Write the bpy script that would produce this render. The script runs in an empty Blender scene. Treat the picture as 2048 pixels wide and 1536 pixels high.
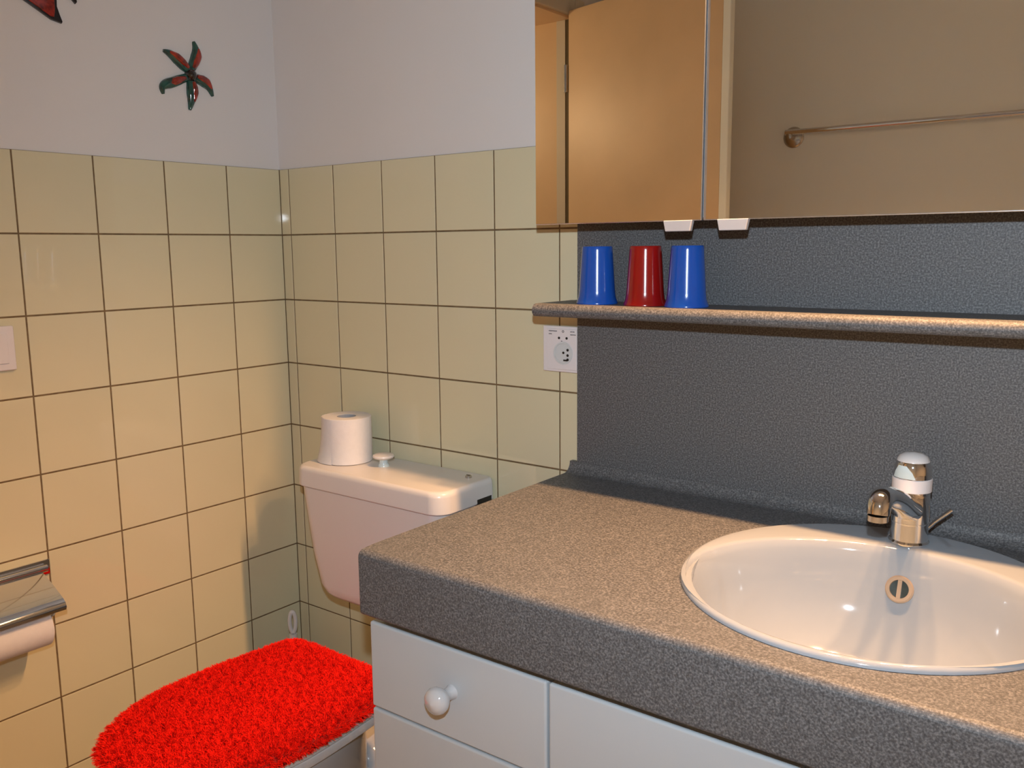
import bpy, bmesh, math, random
import numpy as np
from mathutils import Matrix, Vector

random.seed(7)
rng = np.random.default_rng(7)
scene = bpy.context.scene
C = scene.collection
PI = math.pi

# ------------------------------------------------------------------ camera
cam_d = bpy.data.cameras.new('camera')
cam = bpy.data.objects.new('camera', cam_d)
C.objects.link(cam)
cam_d.sensor_width = 36.0
cam_d.lens = 1777.44 / 2048 * 36.0
cam_d.clip_start = 0.01
CAM = Vector((1.7228, -1.3756, 1.274))
cam.matrix_world = Matrix.Translation(CAM) @ Matrix((
    (0.79756, -0.08410, 0.59735, 0), (0.60315, 0.12679, -0.78747, 0),
    (-0.00950, 0.98835, 0.15186, 0), (0, 0, 0, 1)))
scene.camera = cam

# ------------------------------------------------------------------ world, lights, exposure
w = bpy.data.worlds.new('world')
scene.world = w
w.use_nodes = True
w.node_tree.nodes['Background'].inputs[0].default_value = (1.0, 0.93, 0.85, 1)
w.node_tree.nodes['Background'].inputs[1].default_value = 0.05

vs = scene.view_settings
vs.view_transform = 'Standard'
vs.look = 'None'
vs.gamma = 1.0
vs.use_curve_mapping = False
vs.exposure = 0.0


def spot(name, loc, target, power, size_deg, blend, radius, col):
    d = bpy.data.lights.new(name, 'SPOT')
    d.energy = power
    d.color = col
    d.spot_size = math.radians(size_deg)
    d.spot_blend = blend
    d.shadow_soft_size = radius
    o = bpy.data.objects.new(name, d)
    C.objects.link(o)
    o.location = loc
    o.rotation_euler = (Vector(target) - Vector(loc)).to_track_quat('-Z', 'Y').to_euler()
    return o


# the photographer's flash, sitting a hand's breadth above the lens
FLASH = 54.0
spot('flash_light', (1.722, -1.385, 1.43), (1.08, -0.20, 1.24), FLASH, 108, 1.0, 0.014, (0.86, 1.0, 1.13))
# halogen bulbs in the lamp pelmet on top of the mirror cabinet
WARM = (1.0, 0.53, 0.23)
HALOGENS = [(1.24, 37.5), (1.38, 37.5), (1.52, 37.5), (1.66, 37.5)]
for hx, hp in HALOGENS:
    spot('halogen_light', (hx, -0.178, 1.965), (hx - 0.10, -0.36, 0.9), hp, 126, 1.0, 0.026, WARM)
# the lit hallway beyond the open door
hall = bpy.data.lights.new('hall_light', 'POINT')
hall.energy = 12.5
hall.color = (1.0, 0.66, 0.36)
hall.shadow_soft_size = 0.07
hall_o = bpy.data.objects.new('hall_light', hall)
C.objects.link(hall_o)
hall_o.location = (-0.75, -0.90, 1.80)


# ------------------------------------------------------------------ materials
def nodes(m):
    m.use_nodes = True
    nt = m.node_tree
    return nt, nt.nodes['Principled BSDF']


def mat(name, col, rough=0.5, metal=0.0, noise=None, bump=None, spec=0.5, coat=0.0, trans=0.0, sheen=0.0, sss=0.0):
    """principled material; noise=(scale, amount) varies colour, bump=(scale, strength, dist) gives fine relief"""
    m = bpy.data.materials.new(name)
    nt, b = nodes(m)
    b.inputs['Base Color'].default_value = (*col, 1)
    b.inputs['Roughness'].default_value = rough
    b.inputs['Metallic'].default_value = metal
    b.inputs['Specular IOR Level'].default_value = spec
    b.inputs['Coat Weight'].default_value = coat
    b.inputs['Transmission Weight'].default_value = trans
    b.inputs['Sheen Weight'].default_value = sheen
    tc = nt.nodes.new('ShaderNodeTexCoord')
    if noise:
        n = nt.nodes.new('ShaderNodeTexNoise')
        n.inputs['Scale'].default_value = noise[0]
        n.inputs['Detail'].default_value = 3
        nt.links.new(tc.outputs['Object'], n.inputs['Vector'])
        r = nt.nodes.new('ShaderNodeValToRGB')
        a = noise[1]
        r.color_ramp.elements[0].position = 0.3
        r.color_ramp.elements[1].position = 0.7
        r.color_ramp.elements[0].color = (*[max(0, c * (1 - a)) for c in col], 1)
        r.color_ramp.elements[1].color = (*[min(1, c * (1 + a)) for c in col], 1)
        nt.links.new(n.outputs['Fac'], r.inputs['Fac'])
        nt.links.new(r.outputs['Color'], b.inputs['Base Color'])
    if bump:
        n2 = nt.nodes.new('ShaderNodeTexNoise')
        n2.inputs['Scale'].default_value = bump[0]
        n2.inputs['Detail'].default_value = 4
        nt.links.new(tc.outputs['Object'], n2.inputs['Vector'])
        bn = nt.nodes.new('ShaderNodeBump')
        bn.inputs['Strength'].default_value = bump[1]
        bn.inputs['Distance'].default_value = bump[2]
        nt.links.new(n2.outputs['Fac'], bn.inputs['Height'])
        nt.links.new(bn.outputs['Normal'], b.inputs['Normal'])
    return m


M = {}
M['paint'] = mat('wall_paint', (0.70, 0.69, 0.68), 0.75, noise=(3, 0.015), bump=(260, 0.12, 0.001))
M['paint_cream'] = mat('front_wall_paint', (0.84, 0.85, 0.79), 0.75, noise=(3, 0.015))
M['tile'] = mat('tile_cream', (0.67, 0.625, 0.43), 0.02, noise=(2.5, 0.02), bump=(9, 0.012, 0.004))
M['grout'] = mat('grout_brown', (0.17, 0.115, 0.058), 0.9, noise=(60, 0.25))
M['floor'] = mat('floor_tile', (0.42, 0.33, 0.25), 0.35, noise=(6, 0.1))
M['ceil'] = mat('ceiling_paint', (0.78, 0.77, 0.75), 0.85, noise=(4, 0.01))
M['white'] = mat('white_lacquer', (0.50, 0.545, 0.575), 0.32, noise=(5, 0.01))
M['ceramic'] = mat('white_ceramic', (0.60, 0.595, 0.60), 0.08, noise=(4, 0.01), coat=0.5)
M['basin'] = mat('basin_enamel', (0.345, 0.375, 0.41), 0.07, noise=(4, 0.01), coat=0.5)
M['plastic'] = mat('white_plastic', (0.71, 0.69, 0.68), 0.28, noise=(5, 0.01))
M['plate'] = mat('switch_plastic', (0.74, 0.71, 0.72), 0.35, noise=(20, 0.01))
M['greyplate'] = mat('outlet_plastic', (0.60, 0.63, 0.64), 0.35, noise=(30, 0.02))
M['chrome'] = mat('chrome', (0.78, 0.78, 0.78), 0.06, 1.0, noise=(8, 0.02))
M['steel'] = mat('brushed_steel', (0.60, 0.57, 0.53), 0.22, 1.0, noise=(40, 0.05))
M['mirror'] = mat('mirror_glass', (0.86, 0.87, 0.84), 0.0, 1.0)
M['alu'] = mat('aluminium_edge', (0.62, 0.66, 0.72), 0.25, 0.9, noise=(30, 0.04))
M['wood'] = mat('door_wood', (0.72, 0.51, 0.30), 0.40, noise=(5, 0.05))
M['frame'] = mat('frame_paint', (0.62, 0.56, 0.44), 0.4, noise=(6, 0.03))
M['pull'] = mat('pull_plastic', (0.46, 0.47, 0.50), 0.4, noise=(20, 0.02))
M['gapshade'] = mat('painted_gap_shade', (0.10, 0.07, 0.025), 0.6, noise=(30, 0.1))  # dark brown standing in for the shade inside the door gap
M['doorlip'] = mat('door_edge_paint', (0.88, 0.88, 0.78), 0.4, noise=(6, 0.03))
M['paper'] = mat('tissue_paper', (0.74, 0.73, 0.74), 0.95, noise=(90, 0.02), bump=(500, 0.25, 0.001))
M['card'] = mat('cardboard_core', (0.38, 0.40, 0.43), 0.9, noise=(50, 0.08))
M['blue'] = mat('blue_plastic', (0.008, 0.080, 0.43), 0.16, noise=(10, 0.05), coat=0.3)
M['redcup'] = mat('red_plastic', (0.29, 0.006, 0.005), 0.16, noise=(10, 0.05), coat=0.3)
M['dark'] = mat('black_plastic', (0.012, 0.012, 0.012), 0.5, noise=(20, 0.1))
M['print'] = mat('grey_print', (0.16, 0.15, 0.16), 0.7, noise=(200, 0.1))
M['hole'] = mat('overflow_inside', (0.03, 0.04, 0.035), 0.35, noise=(80, 0.4))
M['tan'] = mat('overflow_ring_enamel', (0.56, 0.42, 0.30), 0.22, noise=(30, 0.05), metal=0.3)
M['teal'] = mat('glass_teal', (0.010, 0.068, 0.055), 0.07, noise=(60, 0.45), coat=0.8)
M['redglass'] = mat('glass_red', (0.26, 0.018, 0.008), 0.07, noise=(90, 0.55), coat=0.8)
M['blackglass'] = mat('glass_black', (0.012, 0.008, 0.008), 0.08, noise=(60, 0.3), coat=0.8)
M['clear'] = mat('pale_blue_plastic', (0.58, 0.70, 0.73), 0.15, noise=(30, 0.04))
M['pile'] = mat('red_pile', (0.92, 0.012, 0.004), 0.9, noise=(120, 0.18), spec=0.15)
M['redback'] = mat('red_backing', (0.35, 0.006, 0.003), 0.9, noise=(40, 0.1))


def mat_laminate():
    m = bpy.data.materials.new('grey_speckle_laminate')
    nt, b = nodes(m)
    b.inputs['Roughness'].default_value = 0.56
    b.inputs['Specular IOR Level'].default_value = 0.5
    tc = nt.nodes.new('ShaderNodeTexCoord')
    a = nt.nodes.new('ShaderNodeTexNoise')
    a.inputs['Scale'].default_value = 400
    a.inputs['Detail'].default_value = 2.0
    a.inputs['Roughness'].default_value = 0.6
    nt.links.new(tc.outputs['Object'], a.inputs['Vector'])
    r = nt.nodes.new('ShaderNodeValToRGB')
    e = r.color_ramp.elements
    e[0].position = 0.30
    e[0].color = (0.046, 0.048, 0.051, 1)
    e[1].position = 0.70
    e[1].color = (0.205, 0.207, 0.212, 1)
    mid = e.new(0.50)
    mid.color = (0.102, 0.104, 0.108, 1)
    nt.links.new(a.outputs['Fac'], r.inputs['Fac'])
    nt.links.new(r.outputs['Color'], b.inputs['Base Color'])
    bn = nt.nodes.new('ShaderNodeBump')
    bn.inputs['Strength'].default_value = 0.18
    bn.inputs['Distance'].default_value = 0.0006
    nt.links.new(a.outputs['Fac'], bn.inputs['Height'])
    nt.links.new(bn.outputs['Normal'], b.inputs['Normal'])
    return m


M['laminate'] = mat_laminate()


# ------------------------------------------------------------------ helpers
def obj(name, bm, m, parent=None, smooth=False, auto=None):
    me = bpy.data.meshes.new(name)
    bm.normal_update()
    bm.to_mesh(me)
    bm.free()
    return obj_mesh(name, me, m, parent, smooth, auto)


def obj_mesh(name, me, m, parent=None, smooth=False, auto=None):
    o = bpy.data.objects.new(name, me)
    C.objects.link(o)
    if m is not None and len(me.materials) == 0:
        me.materials.append(M[m] if isinstance(m, str) else m)
    if smooth or auto:
        me.polygons.foreach_set('use_smooth', [True] * len(me.polygons))
        if auto:
            try:
                me.set_sharp_from_angle(angle=math.radians(auto))
            except Exception:
                pass
            wn = o.modifiers.new('even_normals', 'WEIGHTED_NORMAL')
            wn.weight = 100
            wn.keep_sharp = True
    if parent is not None:
        o.parent = parent
        o.matrix_parent_inverse = parent.matrix_basis.inverted()
    return o


def tag(o, label, cat, group=None):
    o['label'] = label
    o['category'] = cat
    if group:
        o['group'] = group
    return o


def thing(name, label, cat, loc, group=None):
    o = bpy.data.objects.new(name, None)
    o.empty_display_size = 0.05
    C.objects.link(o)
    o.location = loc
    return tag(o, label, cat, group)


def struct(name, bm, m, **k):
    o = obj(name, bm, m, **k)
    o['kind'] = 'structure'
    return o


def bm_box(x0, x1, y0, y1, z0, z1, bevel=0.0, seg=2, bm=None):
    b = bmesh.new()
    bmesh.ops.create_cube(b, size=1.0)
    for v in b.verts:
        v.co = Vector((x0 + (v.co.x + 0.5) * (x1 - x0), y0 + (v.co.y + 0.5) * (y1 - y0), z0 + (v.co.z + 0.5) * (z1 - z0)))
    if bevel:
        bmesh.ops.bevel(b, geom=list(b.edges), offset=bevel, segments=seg, profile=0.5, affect='EDGES')
    if bm is None:
        return b
    me = bpy.data.meshes.new('tmp')
    b.to_mesh(me)
    b.free()
    bm.from_mesh(me)
    bpy.data.meshes.remove(me)
    return bm


def merge(bm, other):
    me = bpy.data.meshes.new('tmp')
    other.to_mesh(me)
    other.free()
    bm.from_mesh(me)
    bpy.data.meshes.remove(me)
    return bm


def bm_loft(rings, closed=True, cap0=True, cap1=True, bm=None):
    """rings: list of lists of points, same count; side faces between neighbours"""
    b = bm or bmesh.new()
    vr = [[b.verts.new(p) for p in r] for r in rings]
    n = len(rings[0])
    for i in range(len(vr) - 1):
        for j in range(n if closed else n - 1):
            k = (j + 1) % n
            b.faces.new((vr[i][j], vr[i][k], vr[i + 1][k], vr[i + 1][j]))
    if cap0:
        b.faces.new(list(reversed(vr[0])))
    if cap1:
        b.faces.new(vr[-1])
    bmesh.ops.recalc_face_normals(b, faces=b.faces)
    return b


def bm_lathe(profile, center=(0, 0, 0), n=40, sx=1.0, sy=1.0, cap0=True, cap1=True, bm=None):
    """profile: (radius, z) pairs"""
    rings = []
    for r, z in profile:
        r = max(r, 1e-5)
        rings.append([(center[0] + sx * r * math.cos(2 * PI * k / n), center[1] + sy * r * math.sin(2 * PI * k / n), center[2] + z) for k in range(n)])
    return bm_loft(rings, True, cap0, cap1, bm)


def frame_of(d):
    d = d.normalized()
    up = Vector((0, 0, 1)) if abs(d.z) < 0.95 else Vector((0, 1, 0))
    a = d.cross(up).normalized()
    return a, a.cross(d).normalized()


def bm_tube(path, radii, n=20, bm=None, cap=True, squash=1.0):
    path = [Vector(p) for p in path]
    if not hasattr(radii, '__len__'):
        radii = [radii] * len(path)
    radii = [float(r) for r in radii]
    rings = []
    a = None
    for i, p in enumerate(path):
        d = path[min(i + 1, len(path) - 1)] - path[max(i - 1, 0)]
        if a is None:
            a, bb = frame_of(d)
        else:
            d.normalize()
            a = (a - d * a.dot(d)).normalized()
            bb = a.cross(d).normalized()
        rings.append([p + radii[i] * (math.cos(2 * PI * k / n) * a + squash * math.sin(2 * PI * k / n) * bb) for k in range(n)])
    return bm_loft(rings, True, cap, cap, bm)


def smooth_path(pts, n=8):
    """Catmull-Rom through the points"""
    pts = [Vector(p) for p in pts]
    out = []
    for i in range(len(pts) - 1):
        p0 = pts[max(i - 1, 0)]
        p1, p2 = pts[i], pts[i + 1]
        p3 = pts[min(i + 2, len(pts) - 1)]
        for k in range(n):
            t = k / n
            out.append(0.5 * ((2 * p1) + (p2 - p0) * t + (2 * p0 - 5 * p1 + 4 * p2 - p3) * t * t + (3 * p1 - p0 - 3 * p2 + p3) * t ** 3))
    out.append(pts[-1])
    return out


def bm_extrude_profile(prof, axis, a0, a1):
    """closed 2D profile extruded along x ('x': prof=(y,z)), y ('y': prof=(x,z))"""
    def P(p, a):
        return (a, p[0], p[1]) if axis == 'x' else (p[0], a, p[1])
    return bm_loft([[P(p, a0) for p in prof], [P(p, a1) for p in prof]])


def arc(cx, cy, r, a0, a1, n=8):
    return [(cx + r * math.cos(math.radians(a0 + (a1 - a0) * k / n)), cy + r * math.sin(math.radians(a0 + (a1 - a0) * k / n))) for k in range(n + 1)]


def rrect(x0, x1, y0, y1, r, n=6):
    if not hasattr(r, '__len__'):
        r = (r,) * 4   # order: (x1,y1), (x0,y1), (x0,y0), (x1,y0)
    return (arc(x1 - r[0], y1 - r[0], r[0], 0, 90, n) + arc(x0 + r[1], y1 - r[1], r[1], 90, 180, n)
            + arc(x0 + r[2], y0 + r[2], r[2], 180, 270, n) + arc(x1 - r[3], y0 + r[3], r[3], 270, 360, n))


# ================================================================== THE ROOM
TOP = 1.46            # upper edge of the tiling
PT = 0.152            # tile pitch
GR = 0.0031           # joint width
X1, Y0, H = 2.45, -1.78, 2.42      # right wall, wall behind the camera, ceiling

floor = struct('floor', bm_box(-1.3, X1 + 0.1, Y0 - 0.1, 0.1, -0.06, 0.0), 'floor')
ceiling = struct('ceiling', bm_box(-1.3, X1 + 0.1, Y0 - 0.1, 0.1, H, H + 0.06), 'ceil')

DOOR_Y0, DOOR_Y1, DOOR_H = -1.50, -0.79, 2.04      # the doorway in the left wall
b = bm_box(-0.20, -0.003, DOOR_Y1, 0.1, 0, H)
bm_box(-0.20, -0.003, Y0 - 0.1, DOOR_Y0, 0, H, bm=b)
bm_box(-0.20, -0.003, DOOR_Y0, DOOR_Y1, DOOR_H, H, bm=b)
wall_left = struct('wall_left', b, 'paint')
wall_back = struct('wall_back', bm_box(-0.003, X1 + 0.1, 0.003, 0.1, 0, H), 'paint')
wall_right = struct('wall_right', bm_box(X1, X1 + 0.1, Y0 - 0.1, 0.003, 0, H), 'paint')
wall_front = struct('wall_front', bm_box(-0.003, X1, Y0 - 0.1, Y0, 0, H), 'paint_cream')
wall_hall = struct('wall_hall', bm_box(-1.3, -1.2, Y0 - 0.1, 0.1, 0, H), 'paint')

# tile beds (the joints show between the tiles)
LEFT_TILE_END = -0.7536
obj('grout_bed', bm_box(-0.003, -0.0012, LEFT_TILE_END, 0.0028, 0, TOP - 0.001), 'grout', wall_left)
obj('grout_bed', bm_box(-0.0012, 0.95, 0.0012, 0.003, 0, TOP - 0.001), 'grout', wall_back)

tile_cache = {}


def tile(wall, parent, u0, u1, z0, z1):
    """one glazed tile with rounded edges; u runs along the wall"""
    key = (wall, round(u1 - u0, 4), round(z1 - z0, 4))
    if key not in tile_cache:
        hw, hz = (u1 - u0) / 2, (z1 - z0) / 2
        t, e = 0.0030, 0.0011
        rings = []
        for inset, d in ((0, 0.0), (0, t - 0.0008), (e * 0.4, t - 0.0002), (e, t)):
            pr = [(-hw + inset, -hz + inset), (hw - inset, -hz + inset), (hw - inset, hz - inset), (-hw + inset, hz - inset)]
            rings.append([((d, p[0], p[1]) if wall == 'l' else (p[0], -d, p[1])) for p in pr])
        bmt = bm_loft(rings, True, False, True)
        bmesh.ops.recalc_face_normals(bmt, faces=bmt.faces)
        me = bpy.data.meshes.new('tile')
        bmt.normal_update()
        bmt.to_mesh(me)
        bmt.free()
        me.materials.append(M['tile'])
        tile_cache[key] = me
    o = bpy.data.objects.new('tile', tile_cache[key])
    C.objects.link(o)
    uc, zc = (u0 + u1) / 2, (z0 + z1) / 2
    o.location = (-0.003, uc, zc) if wall == 'l' else (uc, 0.003, zc)
    tl = 0.0022
    if wall == 'l':
        o.rotation_euler = (0, random.uniform(-tl, tl), random.uniform(-tl, tl))
    else:
        o.rotation_euler = (random.uniform(-tl, tl), 0, random.uniform(-tl, tl))
    o.parent = parent
    return o


rows = [(max(TOP - PT * (j + 1), 0.0), TOP - PT * j) for j in range(10)]
left_cols = [(-0.145, 0.0008)] + [(-0.145 - PT * (i + 1), -0.145 - PT * i) for i in range(4)]
right_cols = [(-0.0008, 0.032)] + [(0.032 + PT * i, 0.032 + PT * (i + 1)) for i in range(6)]
g = GR / 2
for z0, z1 in rows:
    if z1 - z0 < 0.01:
        continue
    for u0, u1 in left_cols:
        tile('l', wall_left, u0 + g, u1 - g, z0 + g, z1 - g)
    for u0, u1 in right_cols:
        tile('b', wall_back, u0 + g, u1 - g, z0 + g, z1 - g)

# the door in the left wall, standing open (seen in the mirror)
trim = obj('trim_1', bm_box(-0.205, 0.0, DOOR_Y0, DOOR_Y0 + 0.012, 0, DOOR_H, bevel=0.001), 'wood')
trim['kind'] = 'structure'
obj('jamb', bm_box(-0.205, 0.0, DOOR_Y1 - 0.012, DOOR_Y1, 0, DOOR_H, bevel=0.001), 'wood', trim)
obj('head', bm_box(-0.205, 0.0, DOOR_Y0 + 0.012, DOOR_Y1 - 0.012, DOOR_H - 0.012, DOOR_H, bevel=0.001), 'wood', trim)
obj('door_stop', bm_box(-0.056, -0.0205, DOOR_Y0 + 0.0122, DOOR_Y0 + 0.0175, 0, DOOR_H - 0.012, bevel=0.001), 'frame', trim)
obj('door_gap_shade', bm_box(-0.020, 0.0115, DOOR_Y0 + 0.0122, DOOR_Y0 + 0.0150, 0, DOOR_H - 0.012, bevel=0.001), 'gapshade', trim)  # dark strip painted as the shadow gap between frame and leaf
obj('architrave', bm_box(-0.0028, 0.012, DOOR_Y0 - 0.055, DOOR_Y0 + 0.004, 0, DOOR_H + 0.055, bevel=0.003), 'frame', trim)
obj('architrave', bm_box(-0.0028, 0.012, DOOR_Y1 - 0.004, DOOR_Y1 + 0.034, 0, DOOR_H + 0.055, bevel=0.003), 'frame', trim)
obj('architrave', bm_box(-0.0028, 0.012, DOOR_Y0 + 0.004, DOOR_Y1 - 0.004, DOOR_H - 0.004, DOOR_H + 0.055, bevel=0.003), 'frame', trim)
DL = 0.626
door = bpy.data.objects.new('door_1', None)
C.objects.link(door)
door.location = (0.019, DOOR_Y0 + 0.03, 0.0)
door.rotation_euler = (0, 0, math.radians(13.0))
door['kind'] = 'structure'


def door_part(name, bm, m):
    o = obj(name, bm, m)
    o.parent = door
    return o


door_part('door_leaf', bm_box(0.0, DL, -0.02, 0.02, 0.008, DOOR_H + 0.005, bevel=0.0015), 'wood')
door_part('edge_band', bm_box(DL, DL + 0.010, -0.02, 0.003, 0.008, DOOR_H + 0.005, bevel=0.001), 'doorlip')
door_part('edge_band', bm_box(DL, DL + 0.026, 0.006, 0.02, 0.008, DOOR_H + 0.005, bevel=0.002), 'doorlip')
for hz in (0.25, 1.83):
    door_part('hinge', bm_lathe([(0.0, -0.045), (0.008, -0.044), (0.008, 0.044), (0.0, 0.045)], (-0.011, 0.022, hz), 16), 'steel')
h = bm_tube(smooth_path([(DL - 0.07, 0.02, 1.0), (DL - 0.07, 0.06, 1.0), (DL - 0.10, 0.068, 1.0), (DL - 0.19, 0.066, 1.0)], 6), 0.009, 14)
merge(h, bm_box(DL - 0.09, DL - 0.05, 0.02, 0.026, 0.93, 1.05, bevel=0.003))
door_part('door_handle', h, 'steel')

# ================================================================== VANITY
CX = 0.822            # left end of the worktop
CTOP = 0.856
# --- cabinet under the worktop
van = thing('vanity_cabinet', 'white lacquered vanity cabinet with drawers under the grey worktop', 'cabinet', (1.45, -0.30, 0.0))
FY = -0.532
VX1 = 2.08
b = bm_box(CX + 0.008, CX + 0.026, FY + 0.02, -0.012, 0.10, 0.757)
bm_box(VX1 - 0.018, VX1, FY + 0.02, -0.012, 0.10, 0.757, bm=b)
bm_box(CX + 0.026, VX1 - 0.018, FY + 0.02, -0.012, 0.10, 0.118, bm=b)
bm_box(CX + 0.026, VX1 - 0.018, -0.020, -0.012, 0.118, 0.757, bm=b)
bm_box(CX + 0.026, VX1 - 0.018, FY + 0.02, FY + 0.036, 0.725, 0.757, bm=b)
bm_box(CX + 0.03, VX1, FY + 0.07, -0.05, 0.0, 0.10, bm=b)
obj('carcass', b, 'white', van)
cols = [(CX - 0.002, 1.131), (1.1345, 1.4475), (1.451, 1.764), (1.7675, VX1)]


def front(name, x0, x1, z0, z1):
    return obj(name, bm_box(x0, x1, FY, FY + 0.019, z0, z1, bevel=0.0035, seg=3), 'white', van, auto=40)


def knob(parent, x, z):
    pr = [(0.0, 0.0), (0.0105, 0.0), (0.0085, 0.006), (0.0085, 0.014), (0.0135, 0.019), (0.0175, 0.025), (0.0185, 0.031), (0.0165, 0.037), (0.010, 0.0415), (0.0, 0.043)]
    rings = [[(x + r * math.cos(2 * PI * k / 28), FY - d, z + r * math.sin(2 * PI * k / 28)) for k in range(28)] for r, d in [(max(r, 1e-4), d) for r, d in pr]]
    return obj('knob', bm_loft(rings), 'ceramic', parent, auto=50)


ZT, ZJ = 0.744, 0.6105
for i, (x0, x1) in enumerate(cols):
    if i in (0, 3):
        zz = [ZT, ZJ, 0.44, 0.27, 0.102]
        for k in range(4):
            d = front('drawer_front', x0, x1, zz[k + 1] + 0.0015, zz[k] - 0.0015)
            knob(d, (x0 + x1) / 2, (zz[k] + zz[k + 1]) / 2 + 0.004)
    else:
        d = front('cabinet_door', x0, x1, 0.1035, ZT - 0.0015)
        knob(d, x1 - 0.035 if i == 1 else x0 + 0.035, 0.50)

# --- worktop with coved splashback, one continuous laminate
wt = thing('vanity_worktop', 'grey speckled laminate worktop with rounded front edge and tall splashback', 'worktop', (1.45, -0.30, CTOP))
WX1 = 2.12
ro = 0.011
CF = -0.553
prof = ([(-0.0005, 0.760)] + [(CF + 0.006, 0.760)] + arc(CF + 0.006, 0.766, 0.006, 270, 180, 4)[1:]
        + arc(CF + ro, CTOP - ro, ro, 180, 90, 8) + [(-0.030, CTOP)]
        + [(-0.030 + 0.020 * math.sin(t), CTOP + 0.020 * (1 - math.cos(t))) for t in [k * PI / 16 for k in range(1, 9)]]
        + [(-0.0005, CTOP + 0.020)])
BCX, BCY, BA, BB = 1.440, -0.2745, 0.229, 0.236      # basin outline
b = bm_extrude_profile(prof, 'x', CX, WX1)
ed = [e for e in b.edges if all(abs(v.co.x - CX) < 1e-5 for v in e.verts) and all(v.co.y < -0.05 for v in e.verts)
      and not (abs(e.verts[0].co.z - 0.76) < 1e-4 and abs(e.verts[1].co.z - 0.76) < 1e-4)]
bmesh.ops.bevel(b, geom=ed, offset=0.004, segments=3, profile=0.5, affect='EDGES')
slab = obj('worktop_slab', b, 'laminate', wt)
# cut the basin hole
cut = obj('cutter', bm_lathe([(1.0, -0.3), (1.0, 0.3)], (BCX, BCY, CTOP), 64, BA - 0.005, BB - 0.005), 'laminate')
md = slab.modifiers.new('hole', 'BOOLEAN')
md.operation = 'DIFFERENCE'
md.solver = 'EXACT'
md.object = cut
dg = bpy.context.evaluated_depsgraph_get()
new = bpy.data.meshes.new_from_object(slab.evaluated_get(dg))
slab.modifiers.clear()
slab.data = new
bpy.data.objects.remove(cut)
PANX = 0.8375
obj('splashback', bm_box(PANX, WX1, -0.010, -0.0005, CTOP + 0.0195, 1.60, bevel=0.0008, seg=1), 'laminate', wt)

# --- the round basin
bas = thing('wash_basin', 'round white ceramic wash basin sunk into the grey worktop', 'basin', (BCX, BCY, CTOP))
ICY, IA, IB = -0.3110, 0.2165, 0.1880                  # inner opening, set forward of the tap deck
N = 72


def bring(cx, cy, a, bb, z):
    return [(cx + a * math.cos(2 * PI * k / N), cy + bb * math.sin(2 * PI * k / N), z) for k in range(N)]


zt = CTOP
rings = [bring(BCX, ICY, IA * a_ + 0.004, IB * a_ + 0.004, zt + z_) for a_, z_ in ((0.10, -0.170), (0.24, -0.168), (0.46, -0.159), (0.67, -0.142), (0.82, -0.114), (0.905, -0.078))]
rings += [bring(BCX, BCY, BA - 0.0155, BB - 0.0155, zt - 0.04), bring(BCX, BCY, BA - 0.014, BB - 0.014, zt + 0.0005), bring(BCX, BCY, BA, BB, zt + 0.0005),
         bring(BCX, BCY, BA - 0.0003, BB - 0.0003, zt + 0.003), bring(BCX, BCY, BA - 0.002, BB - 0.002, zt + 0.006), bring(BCX, BCY, BA - 0.006, BB - 0.006, zt + 0.0072)]
rings += [bring(BCX, ICY, IA + 0.002, IB + 0.002, zt + 0.0068), bring(BCX, ICY, IA - 0.003, IB - 0.003, zt + 0.0025), bring(BCX, ICY, IA - 0.0075, IB - 0.0075, zt - 0.007)]
for s, z in ((0.945, -0.022), (0.915, -0.046), (0.88, -0.075), (0.79, -0.108), (0.64, -0.134), (0.44, -0.150), (0.22, -0.158), (0.10, -0.160)):
    rings.append(bring(BCX, ICY, IA * s, IB * s, zt + z))
obj('basin_bowl', bm_loft(rings, True, True, True), 'basin', bas, auto=50)
dr = obj('drain', bm_lathe([(0.0, -0.1595), (0.021, -0.1592), (0.0225, -0.1575), (0.019, -0.1555), (0.012, -0.1530), (0.0, -0.1525)], (BCX, ICY, zt), 28), 'chrome', bas, auto=40)
# overflow: ring, bar and dark throat on the rear inner wall
OV = Vector((1.4445, -0.1412, 0.8095))
on_n = Vector((0, -0.90, 0.32)).normalized()
ou = Vector((1, 0, 0))
ov = on_n.cross(ou).normalized()
if ov.z < 0:
    ov = -ov


def oring(r, d):
    return [OV + on_n * d + r * (math.cos(2 * PI * k / 32) * ou + math.sin(2 * PI * k / 32) * ov) for k in range(32)]


ovr = obj('overflow_ring', bm_loft([oring(0.0185, -0.012), oring(0.0185, 0.001), oring(0.0165, 0.003), oring(0.0125, 0.003), oring(0.0120, 0.001), oring(0.0120, -0.010)], True, False, False), 'tan', bas, auto=35)
obj('overflow_throat', bm_loft([oring(0.0124, -0.002), oring(0.0121, 0.0008), oring(0.001, 0.0004)]), 'hole', ovr)
bmx = bmesh.new()
pr = [OV + on_n * d + ou * u for u, d in ((-0.0026, -0.007), (0.0026, -0.007), (0.0026, 0.0028), (-0.0026, 0.0028))]
bm_loft([[p + ov * 0.0122 for p in pr], [p - ov * 0.0122 for p in pr]], bm=bmx)
obj('overflow_bar', bmx, 'tan', ovr)

# --- the mixer tap on the basin deck
TX, TY, TZ = 1.4420, -0.0940, CTOP + 0.0072
TSZ = 0.94
tap = thing('mixer_tap', 'chrome single-lever mixer tap with white band standing behind the basin', 'tap', (TX, TY, TZ))
obj('tap_base', bm_lathe([(0.0, 0.0), (0.0262, 0.0), (0.0266, 0.003), (0.0245, 0.006), (0.0240, 0.030), (0.0246, 0.033), (0.0, 0.033)], (TX, TY, TZ), 40), 'chrome', tap, auto=30)
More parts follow.
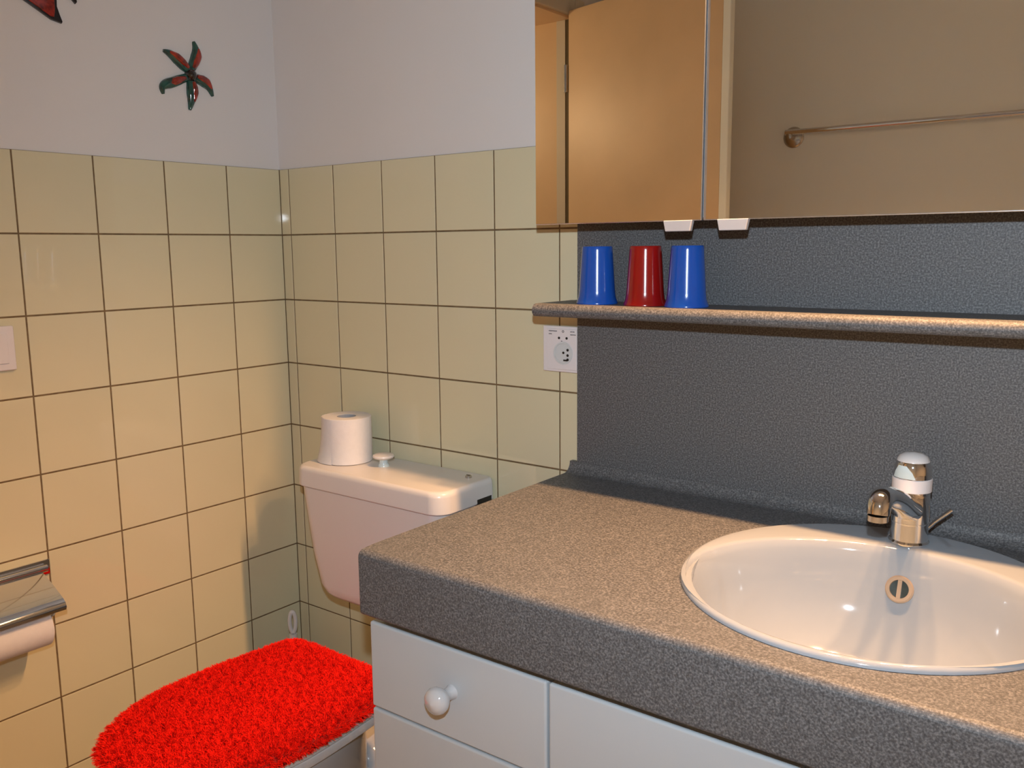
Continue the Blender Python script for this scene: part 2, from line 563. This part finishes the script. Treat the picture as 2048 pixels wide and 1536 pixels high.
# body: leaning collar that runs into the spout
rings = []
for z, r, tilt in ((0.033, 0.0242, 0.0), (0.045, 0.0248, 0.10), (0.058, 0.0250, 0.28), (0.070, 0.0246, 0.42), (0.074, 0.0232, 0.44)):
    rings.append([(TX + r * math.cos(2 * PI * k / 40), TY + r * math.sin(2 * PI * k / 40), TZ + z - tilt * r * math.sin(2 * PI * k / 40) * 0.75) for k in range(40)])
obj('tap_body', bm_loft(rings), 'chrome', tap, auto=40)
sp = smooth_path([(TX, TY - 0.006, TZ + 0.050), (TX, TY - 0.045, TZ + 0.066), (TX - 0.001, TY - 0.088, TZ + 0.087), (TX - 0.006, TY - 0.122, TZ + 0.0985), (TX - 0.006, TY - 0.139, TZ + 0.094), (TX - 0.006, TY - 0.144, TZ + 0.079)], 6)
rad = np.interp(np.linspace(0, 1, len(sp)), [0, 0.3, 0.6, 0.8, 1], [0.0205, 0.0180, 0.0155, 0.0150, 0.0138])
obj('spout', bm_tube(sp, list(rad), 24, squash=0.9), 'chrome', tap, auto=50)
obj('aerator', bm_lathe([(0.0, -0.008), (0.0125, -0.008), (0.0128, 0.0), (0.0, 0.0)], (TX - 0.006, TY - 0.1442, TZ + 0.0785), 24), 'steel', tap, auto=40)
hd = obj('handle', bm_lathe([(0.0, 0.066), (0.0222, 0.066), (0.0238, 0.069), (0.0242, 0.080), (0.0244, 0.104), (0.0238, 0.114), (0.0215, 0.123), (0.0175, 0.1275), (0.0, 0.128)], (TX, TY, TZ), 40), 'chrome', tap, auto=40)
obj('handle_band', bm_lathe([(0.0246, 0.0795), (0.0256, 0.0802), (0.0258, 0.0985), (0.0246, 0.0995)], (TX, TY, TZ), 40, cap0=False, cap1=False), 'plate', hd, auto=40)
obj('handle_cap', bm_lathe([(0.0, 0.1215), (0.0212, 0.1225), (0.0208, 0.1250), (0.0180, 0.1305), (0.0120, 0.1345), (0.0, 0.1360)], (TX, TY, TZ), 36), 'plastic', hd, auto=40)
# pale inset on the front of the handle
rings = []
for z, a0, a1 in ((0.1005, 212, 292), (0.110, 222, 282), (0.119, 232, 262)):
    rr = 0.0249 if z < 0.113 else 0.0232
    rings.append([(TX + rr * math.cos(math.radians(a0 + (a1 - a0) * k / 10)), TY + rr * math.sin(math.radians(a0 + (a1 - a0) * k / 10)), TZ + z) for k in range(11)])
obj('handle_inset', bm_loft(rings, False, False, False), 'clear', hd, auto=60)
obj('waste_rod', bm_tube([(TX + 0.014, TY + 0.024, TZ + 0.012), (TX + 0.026, TY + 0.030, TZ + 0.027), (TX + 0.046, TY + 0.036, TZ + 0.0475)], [0.0030, 0.0030, 0.0034], 14), 'chrome', tap, auto=40)

tap.scale = (1.0, 1.0, TSZ)

# ================================================================== SHELF, CUPS, MIRROR CABINET
SHZ = 1.178
SHX = 0.826
sh = tag(obj('wall_shelf', bm_extrude_profile(
    [(-0.0105, SHZ - 0.022), (-0.124, SHZ - 0.022)] + arc(-0.124, SHZ - 0.011, 0.011, 270, 90, 10)[1:] + [(-0.0105, SHZ)], 'x', SHX, WX1), 'laminate', auto=35),
    'long grey speckled shelf with rounded front edge below the mirror cabinet', 'shelf')
obj('shelf_cleat', bm_box(SHX + 0.004, PANX - 0.0005, -0.0105, -0.0005, SHZ - 0.022, SHZ, bevel=0.0005, seg=1), 'laminate', sh)


def cup(x, y, m, label):
    pr_o = [(0.0350, 0.0), (0.0354, 0.0015), (0.0345, 0.004), (0.0318, 0.012), (0.0306, 0.022), (0.0262, 0.090), (0.0258, 0.0945), (0.0248, 0.0962), (0.0, 0.0962)]
    pr_i = [(0.0, 0.093), (0.0238, 0.093), (0.0288, 0.022), (0.0300, 0.012), (0.0332, 0.002), (0.0350, 0.0)]
    o = obj('tumbler', bm_lathe(pr_i + pr_o[1:], (x, y, SHZ + 0.0002), 44, cap0=True, cap1=True), m, auto=40)
    return tag(o, label, 'cup', 'upturned tumblers on the shelf')


cup(0.9215, -0.0770, 'blue', 'blue plastic tumbler upside down at the left end of the shelf')
cup(1.0135, -0.0770, 'redcup', 'red plastic tumbler upside down between the two blue ones')
cup(1.0890, -0.0790, 'blue', 'blue plastic tumbler upside down to the right of the red one')

MZ0, MZ1 = 1.3115, 1.93
MX0, MX1, MY = 0.8265, 2.045, -0.122
mc = thing('mirror_cabinet', 'wall cabinet with mirrored doors hanging above the shelf', 'cabinet', (1.44, -0.06, MZ0))
obj('carcass', bm_box(MX0 + 0.004, MX1 - 0.004, MY + 0.008, -0.0108, MZ0 + 0.004, MZ1, bevel=0.001, seg=1), 'white', mc)
MD = [(MX0, 1.1315), (1.1345, 1.737), (1.740, MX1)]
for i, (x0, x1) in enumerate(MD):
    d = obj('mirror_door', bm_box(x0, x1, MY, MY + 0.007, MZ0, MZ1, bevel=0.0008, seg=1), 'alu', mc)
    mg = obj('mirror_pane', bm_box(x0 + (0.0045 if i == 1 else 0.0008), x1 - 0.0008, MY - 0.0008, MY + 0.0002, MZ0 + 0.0015, MZ1 - 0.001), 'mirror', d)
    hx0 = {0: 1.0695, 1: 1.158, 2: 1.76}[i]
    pts = [(hx0, MZ0 + 0.001), (hx0 + 0.048, MZ0 + 0.001), (hx0 + 0.0445, MZ0 - 0.0155), (hx0 + 0.0035, MZ0 - 0.0155)]
    hb = bm_loft([[(p[0], MY - 0.0035, p[1]) for p in pts], [(p[0], MY + 0.0065, p[1]) for p in pts]])
    bmesh.ops.bevel(hb, geom=list(hb.edges), offset=0.0008, segments=1, affect='EDGES')
    obj('door_pull', hb, 'pull', d)
pel = obj('light_pelmet', bm_box(MX0, MX1, -0.225, -0.011, 1.985, 2.01, bevel=0.002), 'white', mc)
obj('pelmet_back', bm_box(MX0 + 0.004, MX1 - 0.004, -0.100, -0.011, MZ1, 1.985, bevel=0.001), 'white', mc)
for hx, hp in HALOGENS:
    obj('lamp_ring', bm_lathe([(0.030, 1.985), (0.034, 1.985), (0.034, 1.978), (0.030, 1.978)], (hx, -0.178, 0), 28, cap0=False, cap1=False), 'chrome', pel, auto=40)

# ================================================================== TOILET
TCX = 0.420
tc_ = thing('toilet_cistern', 'white plastic toilet cistern with overhanging lid on the tiled wall', 'cistern', (TCX, -0.08, 0.52))
# tank tapering downwards, rounded corners
rings = []
for z, hw, yf, r in ((0.517, 0.146, -0.126, 0.05), (0.520, 0.166, -0.136, 0.048), (0.528, 0.178, -0.142, 0.045), (0.545, 0.187, -0.146, 0.043), (0.62, 0.199, -0.153, 0.040), (0.70, 0.2055, -0.158, 0.038), (0.767, 0.2100, -0.162, 0.036)):
    rings.append([(p[0], p[1], z) for p in rrect(TCX - hw, TCX + hw, yf, -0.004, (0.008, 0.008, r, r), 8)])
obj('tank', bm_loft(rings), 'plastic', tc_, auto=50)
LZ = 0.8145
rings = []
for z, o_ in ((0.768, 0.003), (0.7695, 0.0), (0.772, -0.001), (LZ - 0.012, 0.0), (LZ - 0.006, 0.0012), (LZ - 0.002, 0.004), (LZ, 0.009)):
    rings.append([(p[0], p[1], z) for p in rrect(TCX - 0.215 + o_, TCX + 0.213 - o_, -0.166 + o_, -0.0025, (0.008, 0.008, 0.034, 0.034), 8)])
clid = obj('cistern_lid', bm_loft(rings), 'plastic', tc_, auto=50)
fk = obj('flush_knob', bm_lathe([(0.0, 0.0165), (0.016, 0.0165), (0.0215, 0.0185), (0.0232, 0.0215), (0.0222, 0.0245), (0.0165, 0.0268), (0.0, 0.0275)], (0.383, -0.066, LZ), 36), 'plastic', tc_, auto=45)
obj('knob_stem', bm_lathe([(0.0, -0.002), (0.0125, -0.002), (0.0115, 0.004), (0.0088, 0.007), (0.0088, 0.0168), (0.0, 0.0168)], (0.383, -0.066, LZ), 28), 'clear', fk, auto=45)
sc = obj('lid_screw', bm_lathe([(0.0, -0.002), (0.0068, -0.002), (0.0068, 0.0035), (0.0050, 0.0050), (0.0, 0.0050)], (0.594, -0.036, LZ), 24), 'steel', tc_, auto=40)
obj('screw_slot', bm_box(0.589, 0.599, -0.0368, -0.0352, LZ + 0.0048, LZ + 0.0056), 'dark', sc)
obj('inlet_valve', bm_box(TCX + 0.2025, TCX + 0.219, -0.062, -0.030, 0.735, 0.7675, bevel=0.003), 'dark', tc_)
obj('lid_notch', bm_box(TCX + 0.2118, TCX + 0.2142, -0.058, -0.012, 0.7660, 0.7795, bevel=0.0006, seg=1), 'dark', tc_)
obj('inlet_nut', bm_tube([(TCX + 0.219, -0.044, 0.752), (TCX + 0.240, -0.044, 0.752)], 0.009, 12), 'steel', tc_)
obj('flush_pipe', bm_tube([(TCX, -0.075, 0.52), (TCX, -0.075, 0.34), (TCX, -0.10, 0.31), (TCX, -0.16, 0.305)], 0.021, 18), 'plastic', tc_, auto=50)

# outline of seat and lid: straight hinge side, swelling sides, round front
OUT = [(0.0, -0.226), (0.120, -0.224), (0.158, -0.232), (0.168, -0.252), (0.178, -0.32), (0.187, -0.42), (0.188, -0.50), (0.177, -0.565), (0.150, -0.628), (0.107, -0.679), (0.056, -0.706), (0.0, -0.714)]
half = smooth_path([(p[0], p[1], 0) for p in OUT], 5)
outline = [(p.x, p.y) for p in half] + [(-p.x, p.y) for p in reversed(half[1:-1])]
OCY = -0.48


def oring2(s, z, off=0.0, dx=0.0):
    res = []
    for x, y in outline:
        v = Vector((x, y - OCY))
        v2 = v * s + (v.normalized() * off if v.length > 1e-6 else v)
        res.append((TCX + dx + v2.x, OCY + v2.y, z))
    return res


toi = thing('toilet', 'white ceramic floor-standing toilet with closed lid under the red cover', 'toilet', (TCX, -0.45, 0.0))
rings = [oring2(0.50, 0.0), oring2(0.50, 0.03), oring2(0.46, 0.06), oring2(0.47, 0.14)]


def bowl_ring(sx, y0, y1, z, n=56):
    cy, hy = (y0 + y1) / 2, (y1 - y0) / 2
    return [(TCX + sx * math.cos(2 * PI * k / n), cy + hy * math.sin(2 * PI * k / n), z) for k in range(n)]


rings = [bowl_ring(0.115, -0.52, -0.17, 0.0), bowl_ring(0.113, -0.52, -0.17, 0.03), bowl_ring(0.100, -0.505, -0.19, 0.055), bowl_ring(0.098, -0.510, -0.20, 0.12),
         bowl_ring(0.115, -0.560, -0.205, 0.19), bowl_ring(0.140, -0.630, -0.212, 0.26), bowl_ring(0.162, -0.685, -0.222, 0.33), bowl_ring(0.173, -0.690, -0.228, 0.375), bowl_ring(0.175, -0.694, -0.228, 0.398), bowl_ring(0.168, -0.687, -0.235, 0.403)]
obj('bowl', bm_loft(rings), 'ceramic', toi, auto=50)
# the swelling trap behind the bowl
tr = bm_lathe([(0.0, -0.001), (0.082, 0.0), (0.086, 0.03), (0.088, 0.14), (0.088, 0.20), (0.080, 0.245), (0.060, 0.270), (0.030, 0.281), (0.0, 0.284)], (TCX - 0.004, -0.185, 0), 36, 1.12, 1.0)
obj('trapway', tr, 'ceramic', toi, auto=50)
obj('seat', bm_loft([oring2(0.97, 0.404), oring2(0.985, 0.407), oring2(0.985, 0.419), oring2(0.97, 0.422)]), 'plastic', toi, auto=45)
obj('lid', bm_loft([oring2(0.975, 0.4235), oring2(0.995, 0.4260), oring2(0.995, 0.438), oring2(0.97, 0.4435)]), 'plastic', toi, auto=45)
for s in (-1, 1):
    obj('hinge', bm_tube([(TCX + s * 0.08 - 0.018, -0.222, 0.421), (TCX + s * 0.08 + 0.018, -0.222, 0.421)], 0.010, 14), 'plastic', toi, auto=45)

cov = thing('toilet_lid_cover', 'bright red shaggy cover fitted over the toilet lid', 'lid cover', (TCX, OCY, 0.4436))
cov_z = 0.4436
obj('backing', bm_loft([oring2(0.98, 0.4440), oring2(1.006, 0.4446), oring2(1.010, 0.4465), oring2(0.99, 0.4488), oring2(0.93, 0.4500)]), 'redback', cov, smooth=True)
# shaggy pile, strand by strand in one mesh
NS = 90000
poly = np.array(outline) - np.array([0, OCY])
ang = np.arctan2(poly[:, 1], poly[:, 0])
rr_ = np.hypot(poly[:, 0], poly[:, 1])
od = np.argsort(ang)
ang_s, r_s = ang[od], rr_[od]
th = rng.uniform(-PI, PI, NS * 3)
rmax = np.interp(th, np.concatenate([ang_s - 2 * PI, ang_s, ang_s + 2 * PI]), np.tile(r_s, 3))
keep = rng.uniform(0, 1, NS * 3) < (rmax / rmax.max()) ** 2
th, rmax = th[keep][:NS], rmax[keep][:NS]
n_ = len(th)
f_ = np.sqrt(rng.uniform(0, 1.0, n_)) * 1.015
# a share of the strands sits on the rim and hangs outwards
rim = rng.uniform(0, 1, n_) < 0.13
f_[rim] = rng.uniform(0.985, 1.02, rim.sum())
px = TCX + f_ * rmax * np.cos(th)
py = OCY + f_ * rmax * np.sin(th)
edge = np.clip((f_ - 0.93) / 0.08, 0, 1)
pz = 0.4485 - 0.004 * edge - np.where(rim, rng.uniform(0.0, 0.007, n_), 0)
base = np.stack([px, py, pz], 1)
k1, k2 = 2 * PI / 0.030, 2 * PI / 0.017
lx = 0.45 * np.sin(px * k1 + 2.1 * np.sin(py * k1 * 0.8)) + 0.35 * np.sin(py * k2 + px * k1 * 0.7) + rng.normal(0, 0.38, n_)
ly = 0.45 * np.sin(py * k1 * 1.1 + 1.7 * np.sin(px * k1 * 0.9)) + 0.35 * np.sin(px * k2 - py * k1 * 0.6) + rng.normal(0, 0.38, n_)
dirv = np.stack([lx + 0.8 * edge * np.cos(th), ly + 0.8 * edge * np.sin(th), np.full(n_, 1.15) - 0.75 * edge - 0.25 * rim], 1)
dirv /= np.linalg.norm(dirv, axis=1, keepdims=True)
L = rng.uniform(0.0085, 0.0150, n_)[:, None]
droop = np.zeros((n_, 3))
droop[:, 2] = -1
droop[:, :2] = dirv[:, :2] * 0.9
mid_ = base + dirv * L * 0.55
tip_ = mid_ + (dirv * 0.8 + droop * 0.38) * L * 0.5
for a_ in (base, mid_, tip_):
    a_[:, 2] = np.maximum(a_[:, 2], 0.4442)
sa = rng.uniform(0, 2 * PI, n_)
side = np.stack([np.cos(sa), np.sin(sa), np.zeros(n_)], 1)
wd = rng.uniform(0.0005, 0.0009, n_)[:, None]
V = np.stack([base - side * wd, base + side * wd, mid_ - side * wd * 1.15, mid_ + side * wd * 1.15, tip_ - side * wd * 0.55, tip_ + side * wd * 0.55], 1).reshape(-1, 3)
idx = np.arange(n_)[:, None] * 6
Fq = np.concatenate([idx + np.array([[0, 1, 3, 2]]), idx + np.array([[2, 3, 5, 4]])], 1).reshape(-1)
me = bpy.data.meshes.new('pile')
me.vertices.add(len(V))
me.vertices.foreach_set('co', V.reshape(-1).astype(np.float32))
me.loops.add(len(Fq))
me.loops.foreach_set('vertex_index', Fq.astype(np.int32))
nf = len(Fq) // 4
me.polygons.add(nf)
me.polygons.foreach_set('loop_start', np.arange(0, nf * 4, 4, dtype=np.int32))
me.polygons.foreach_set('loop_total', np.full(nf, 4, dtype=np.int32))
me.update(calc_edges=True)
pile = obj_mesh('pile', me, 'pile', cov)
pile['kind'] = 'stuff'

# ================================================================== PAPER, BRUSH
RX, RY = 0.2815, -0.0745
rl = thing('toilet_roll', 'spare white toilet paper roll standing on the cistern lid', 'toilet roll', (RX, RY, LZ))
rings = bm_lathe([(0.021, 0.0015), (0.051, 0.0002), (0.0535, 0.002), (0.0540, 0.05), (0.0535, 0.0985), (0.0515, 0.1005), (0.021, 0.0995), (0.021, 0.0015)], (RX, RY, LZ), 48, cap0=False, cap1=False)
obj('paper', rings, 'paper', rl, auto=50)
obj('core', bm_lathe([(0.0206, 0.001), (0.0206, 0.099), (0.0196, 0.099), (0.0196, 0.001)], (RX, RY, LZ), 32, cap0=False, cap1=False), 'card', rl, auto=50)
# loose sheet peeling away at the lower left
d0 = math.radians(228)
rings = []
for k in range(9):
    t = k / 8
    z = 0.001 + 0.099 * t
    fl = 0.022 * (1 - t) ** 2.2
    ring = []
    for j in range(13):
        a = d0 + math.radians(50) - math.radians(86) * j / 12
        flare = fl * (j / 12) ** 1.3
        r = 0.0547 + flare
        ring.append((RX + r * math.cos(a), RY + r * math.sin(a), LZ + z))
    rings.append(ring)
obj('loose_sheet', bm_loft(rings, False, False, False), 'paper', rl, smooth=True)

HY = -0.624
hold = thing('toilet_roll_holder', 'chrome toilet roll holder with hinged cover on the left tiled wall', 'roll holder', (0.02, -0.68, 0.66))
obj('back_plate', bm_box(0.0005, 0.006, HY - 0.142, HY + 0.022, 0.656, 0.686, bevel=0.0018), 'chrome', hold, auto=40)
obj('hinge_rod', bm_tube([(0.014, HY - 0.140, 0.672), (0.014, HY + 0.012, 0.672)], 0.0070, 20), 'chrome', hold, auto=40)
pf = [(0.014, 0.670), (0.026, 0.6665), (0.060, 0.652), (0.094, 0.6345), (0.103, 0.628), (0.106, 0.620), (0.103, 0.614), (0.098, 0.614), (0.101, 0.620), (0.098, 0.626), (0.091, 0.6310), (0.058, 0.648), (0.025, 0.6628), (0.014, 0.6660)]
obj('cover_flap', bm_extrude_profile(pf, 'y', HY - 0.142, HY), 'chrome', hold, auto=40)
obj('roll_rod', bm_tube([(0.012, HY - 0.004, 0.660), (0.030, HY - 0.004, 0.640), (0.058, HY - 0.004, 0.594), (0.058, HY - 0.016, 0.588), (0.058, HY - 0.138, 0.588)], 0.0038, 12), 'chrome', hold, auto=40)
pr2 = thing('toilet_roll', 'half-used white toilet roll hanging in the chrome holder', 'toilet roll', (0.058, HY - 0.07, 0.573))


def yring(cx, cz, r, y, n=44):
    return [(cx + r * math.cos(2 * PI * k / n), y, cz + r * math.sin(2 * PI * k / n)) for k in range(n)]


RC = (0.056, 0.5785)
ya, yb = HY - 0.124, HY - 0.019
obj('paper', bm_loft([yring(*RC, 0.020, ya), yring(*RC, 0.036, ya), yring(*RC, 0.038, ya + 0.002), yring(*RC, 0.038, yb - 0.002), yring(*RC, 0.036, yb), yring(*RC, 0.020, yb), yring(*RC, 0.020, ya)], True, False, False), 'paper', pr2, auto=50)
obj('core', bm_loft([yring(*RC, 0.0197, ya), yring(*RC, 0.0197, yb), yring(*RC, 0.0187, yb), yring(*RC, 0.0187, ya)], True, False, False), 'card', pr2, auto=50)

BX, BY = 0.072, -0.082
br = thing('toilet_brush', 'white toilet brush with looped handle in the tiled corner', 'toilet brush', (BX, BY, 0))
obj('brush_holder', bm_lathe([(0.0, 0.0005), (0.054, 0.0005), (0.056, 0.006), (0.048, 0.05), (0.044, 0.11), (0.046, 0.115), (0.042, 0.115), (0.040, 0.11), (0.0, 0.108)], (BX, BY, 0), 32), 'plastic', br, auto=45)
hb = bm_tube([(BX, BY, 0.109), (BX, BY, 0.30), (BX, BY, 0.358)], [0.0085, 0.0085, 0.0095], 14)
loop = [(BX + 0.0050 * math.sin(t), BY + 0.0050 * math.sin(t), 0.388 + 0.026 * -math.cos(t)) for t in [2 * PI * k / 24 for k in range(25)]]
merge(hb, bm_tube(loop, 0.0050, 10))
obj('handle', hb, 'plastic', br, auto=50)

# ================================================================== SWITCH AND SOCKET
sw = thing('light_switch', 'white square light switch on the left tiled wall', 'light switch', (0.0, -0.668, 1.10))
obj('switch_plate', bm_box(0.0003, 0.009, -0.711, -0.629, 1.059, 1.141, bevel=0.003, seg=3), 'plate', sw, auto=40)
obj('rocker', bm_box(0.008, 0.012, -0.698, -0.6425, 1.0725, 1.1275, bevel=0.0015), 'plate', sw, auto=40)
so = thing('wall_socket', 'white wall socket with shaver outlet beside the grey splashback', 'socket', (0.80, 0.0, 1.085))
SX0, SX1, SZ0, SZ1 = 0.7595, PANX - 0.0006, 1.0425, 1.1285
obj('socket_plate', bm_box(SX0, SX1, -0.0075, -0.0004, SZ0, SZ1, bevel=0.0022, seg=3), 'plate', so, auto=40)
obj('socket_inner', bm_box(SX0 + 0.010, SX1, -0.0095, -0.0073, SZ0 + 0.005, SZ1 - 0.005, bevel=0.0012), 'plate', so, auto=40)


def disc(name, x, z, r, y0, y1, m, parent, n=24, sx=1.0):
    rings = [[(x + sx * r * math.cos(2 * PI * k / n), y, z + r * math.sin(2 * PI * k / n)) for k in range(n)] for y in (y0, y1)]
    return obj(name, bm_loft(rings), m, parent, auto=40)


SCX, SCZ = 0.8065, 1.0785
nn = 32
rg = []
for r, y in ((0.0215, -0.0094), (0.0212, -0.0108), (0.0185, -0.0108), (0.0180, -0.0097)):
    rg.append([(SCX + r * math.cos(2 * PI * k / nn), y, SCZ + r * math.sin(2 * PI * k / nn)) for k in range(nn)])
rim_o = obj('outlet_rim', bm_loft(rg, True, False, False), 'greyplate', so, auto=40)
fc = disc('outlet_face', SCX, SCZ, 0.0180, -0.0100, -0.0094, 'greyplate', so)
disc('pin_hole', SCX + 0.001, SCZ + 0.001, 0.0024, -0.0106, -0.0101, 'dark', fc, 14)
for dz_ in (0.0065, -0.0035, -0.0115):
    disc('pin_hole', SCX + 0.0105, SCZ + dz_, 0.0026, -0.0106, -0.0101, 'dark', fc, 14)
obj('outlet_notch', bm_box(SCX + 0.001, SCX + 0.0095, -0.0106, -0.0101, SCZ - 0.0145, SCZ - 0.0115), 'dark', fc)
for dx_ in (-0.009, 0.008):
    disc('fixing_screw', SCX + dx_, 1.1068, 0.0024, -0.0101, -0.0094, 'dark', so, 16)
rg = []
for r, y in ((0.0024, -0.0096), (0.0024, -0.0099), (0.0012, -0.0099), (0.0012, -0.0096)):
    rg.append([(SCX + r * math.cos(2 * PI * k / 16), y, 1.1192 + r * math.sin(2 * PI * k / 16)) for k in range(16)])
obj('printed_mark', bm_loft(rg, True, False, False), 'print', so)


def printed(x0, x1, z, hh):
    """a line of fine printed letters, too small to read"""
    bmq = bmesh.new()
    x = x0
    while x < x1 - 0.0006:
        wd_ = random.uniform(0.0009, 0.0016)
        bm_box(x, min(x + wd_, x1), -0.0099, -0.0095, z - hh * random.uniform(0.7, 1), z + hh * random.uniform(0.7, 1), bm=bmq)
        x += wd_ + 0.0004
    return obj('printed_lettering', bmq, 'print', so)


printed(0.7745, 0.7935, 1.1193, 0.0011)
printed(0.7745, 0.7820, 1.1138, 0.0010)
printed(0.8225, 0.8325, 1.1193, 0.0010)
printed(0.8225, 0.8345, 1.1138, 0.0010)
printed(0.8020, 0.8050, 1.1010, 0.0008)

# ================================================================== WALL ORNAMENTS
SO = Vector((0.0, -0.224, TOP + 0.1824))
st = thing('starfish_ornament', 'red and green glass starfish ornament on the upper left wall', 'wall ornament', (0.0, SO.y, SO.z))


def ribbon_arm(name, mids, widths, height, m, parent, lift=0.0):
    """domed curved arm lying on the left wall; mids are (y, z) millimetres from the centre"""
    pth = smooth_path([(a / 1000, c / 1000, 0) for a, c in mids], 5)
    ws = [float(v) / 1000 for v in np.interp(np.linspace(0, 1, len(pth)), np.linspace(0, 1, len(widths)), widths)]
    rings = []
    for i, p in enumerate(pth):
        d = (pth[min(i + 1, len(pth) - 1)] - pth[max(i - 1, 0)]).normalized()
        s = Vector((-d.y, d.x, 0))
        t = i / (len(pth) - 1)
        hh = height * (0.45 + 0.55 * math.sin(PI * min(0.25 + 0.75 * t, 1.0)))
        ring = []
        for k in range(11):
            a = PI * k / 10
            q = p + s * ws[i] * math.cos(a)
            ring.append((0.0 - 0.003 + lift + hh * math.sin(a) ** 0.8, SO.y + q.x, SO.z + q.y))
        rings.append(ring)
    return obj(name, bm_loft(rings, True), m, parent, auto=55)


arms = [
    ([(4.6, 7.8), (12.0, 21.9), (19.0, 38.6), (20.6, 54.2), (16.1, 69.5)], [(7.8, 13.0), (15.0, 24.8), (22.5, 40.3), (23.6, 55.0)]),
    ([(-0.2, 8.2), (-13.4, 16.9), (-27.6, 27.7), (-41.9, 35.9), (-56.5, 39.9)], [(-4.1, 12.4), (-15.2, 21.5), (-28.4, 31.0), (-44.5, 38.4)]),
    ([(-4.0, -6.0), (-21.1, -13.1), (-39.4, -21.4), (-56.0, -27.8), (-63.9, -35.8), (-62.6, -47.8)], [(-12.6, -9.5), (-28.1, -15.8), (-39.4, -20.9), (-51.9, -26.6)]),
    ([(2.5, -12.8), (3.5, -27.0), (3.6, -40.1), (1.9, -55.9), (-2.6, -73.3)], [(5.8, -14.7), (8.2, -26.2), (8.9, -38.1), (5.9, -55.7)]),
    ([(10.2, -3.4), (22.7, -6.4), (36.6, -11.8), (48.2, -21.1), (55.8, -37.9)], [(15.9, -3.0), (28.5, -5.4), (41.0, -11.2), (51.0, -23.1)]),
]
for mid_a, red_a in arms:
    a = ribbon_arm('starfish_arm', mid_a, [8.0, 10.5, 11.0, 8.0, 2.6], 0.011, 'teal', st)
    ribbon_arm('red_inlay', red_a, [4.0, 7.8, 8.2, 2.4], 0.0085, 'redglass', a, lift=0.0052)
bmc = bm_loft([[(-0.003 + d, SO.y + 0.0025 + r * math.cos(2 * PI * k / 20), SO.z - 0.002 + r * math.sin(2 * PI * k / 20)) for k in range(20)] for r, d in ((0.0125, 0.0), (0.0125, 0.008), (0.010, 0.014), (0.0055, 0.0175), (0.001, 0.0185))])
obj('starfish_centre', bmc, 'blackglass', st, auto=50)

# orange-red fish whose lower fin hangs into the picture
FO = (-0.548, TOP + 0.345)
fi = thing('fish_ornament', 'orange-red ornament with black edges at the top left corner', 'wall ornament', (0.0, FO[0], FO[1]))


def wall_plate(name, pts, thick, m, parent, lift=0.0, inset=0.002):
    c = Vector((sum(p[0] for p in pts) / len(pts), sum(p[1] for p in pts) / len(pts)))
    rings = []
    for s_, d in ((0.0, 0.0), (0.0, thick * 0.55), (inset * 0.4, thick * 0.85), (inset, thick)):
        ring = []
        for p in pts:
            v = Vector(p) - c
            q = c + v * max(0.0, 1 - s_ / max(v.length, 1e-4))
            ring.append((-0.003 + lift + d, q.x, q.y))
        rings.append(ring)
    return obj(name, bm_loft(rings), m, parent, auto=40)


body = []
for k in range(28):
    a = 2 * PI * k / 28
    body.append((FO[0] - 0.02 + 0.085 * math.cos(a), FO[1] + 0.058 * math.sin(a)))
wall_plate('fish_body', body, 0.016, 'redglass', fi, inset=0.010)
z0f = TOP
fin = [(-0.560, z0f + 0.298), (-0.575, z0f + 0.274), (-0.5532, z0f + 0.2640), (-0.5296, z0f + 0.2515), (-0.508, z0f + 0.2398), (-0.4885, z0f + 0.2360), (-0.4870, z0f + 0.2385), (-0.4908, z0f + 0.2498), (-0.4950, z0f + 0.2647), (-0.4945, z0f + 0.2760), (-0.498, z0f + 0.298)]
lf = wall_plate('lower_fin', fin, 0.006, 'blackglass', fi, inset=0.0015)
fin_in = [(-0.556, z0f + 0.298), (-0.566, z0f + 0.276), (-0.550, z0f + 0.2665), (-0.529, z0f + 0.2555), (-0.510, z0f + 0.2452), (-0.5035, z0f + 0.2445), (-0.5015, z0f + 0.252), (-0.5005, z0f + 0.266), (-0.5005, z0f + 0.279), (-0.503, z0f + 0.298)]
wall_plate('fin_inlay', fin_in, 0.004, 'redglass', lf, lift=0.0045, inset=0.0015)
wall_plate('tail_fin', [(-0.488, z0f + 0.340), (-0.4700, z0f + 0.288), (-0.4590, z0f + 0.2768), (-0.4570, z0f + 0.2790), (-0.4600, z0f + 0.300), (-0.452, z0f + 0.345), (-0.440, z0f + 0.405), (-0.468, z0f + 0.390), (-0.488, z0f + 0.365)], 0.006, 'blackglass', fi, inset=0.0015)

# ================================================================== TOWEL RAIL (behind the camera, seen in the mirror)
TRX, TRZ = 0.668, 1.628
rail = thing('towel_rail', 'chrome towel rail on the grey wall, seen in the mirror', 'towel rail', (TRX + 0.35, Y0, TRZ))
for xx in (TRX, TRX + 0.72):
    def yr(r, y):
        return [(xx + r * math.cos(2 * PI * k / 28), Y0 + y, TRZ - 0.012 + r * math.sin(2 * PI * k / 28)) for k in range(28)]
    ro_ = obj('rosette', bm_loft([yr(0.033, 0.0004), yr(0.033, 0.006), yr(0.026, 0.013), yr(0.011, 0.016), yr(0.010, 0.050), yr(0.004, 0.054)]), 'steel', rail, auto=40)
obj('rail_bar', bm_tube([(TRX - 0.012, Y0 + 0.045, TRZ), (TRX + 0.732, Y0 + 0.045, TRZ)], 0.0085, 18), 'chrome', rail, auto=40)
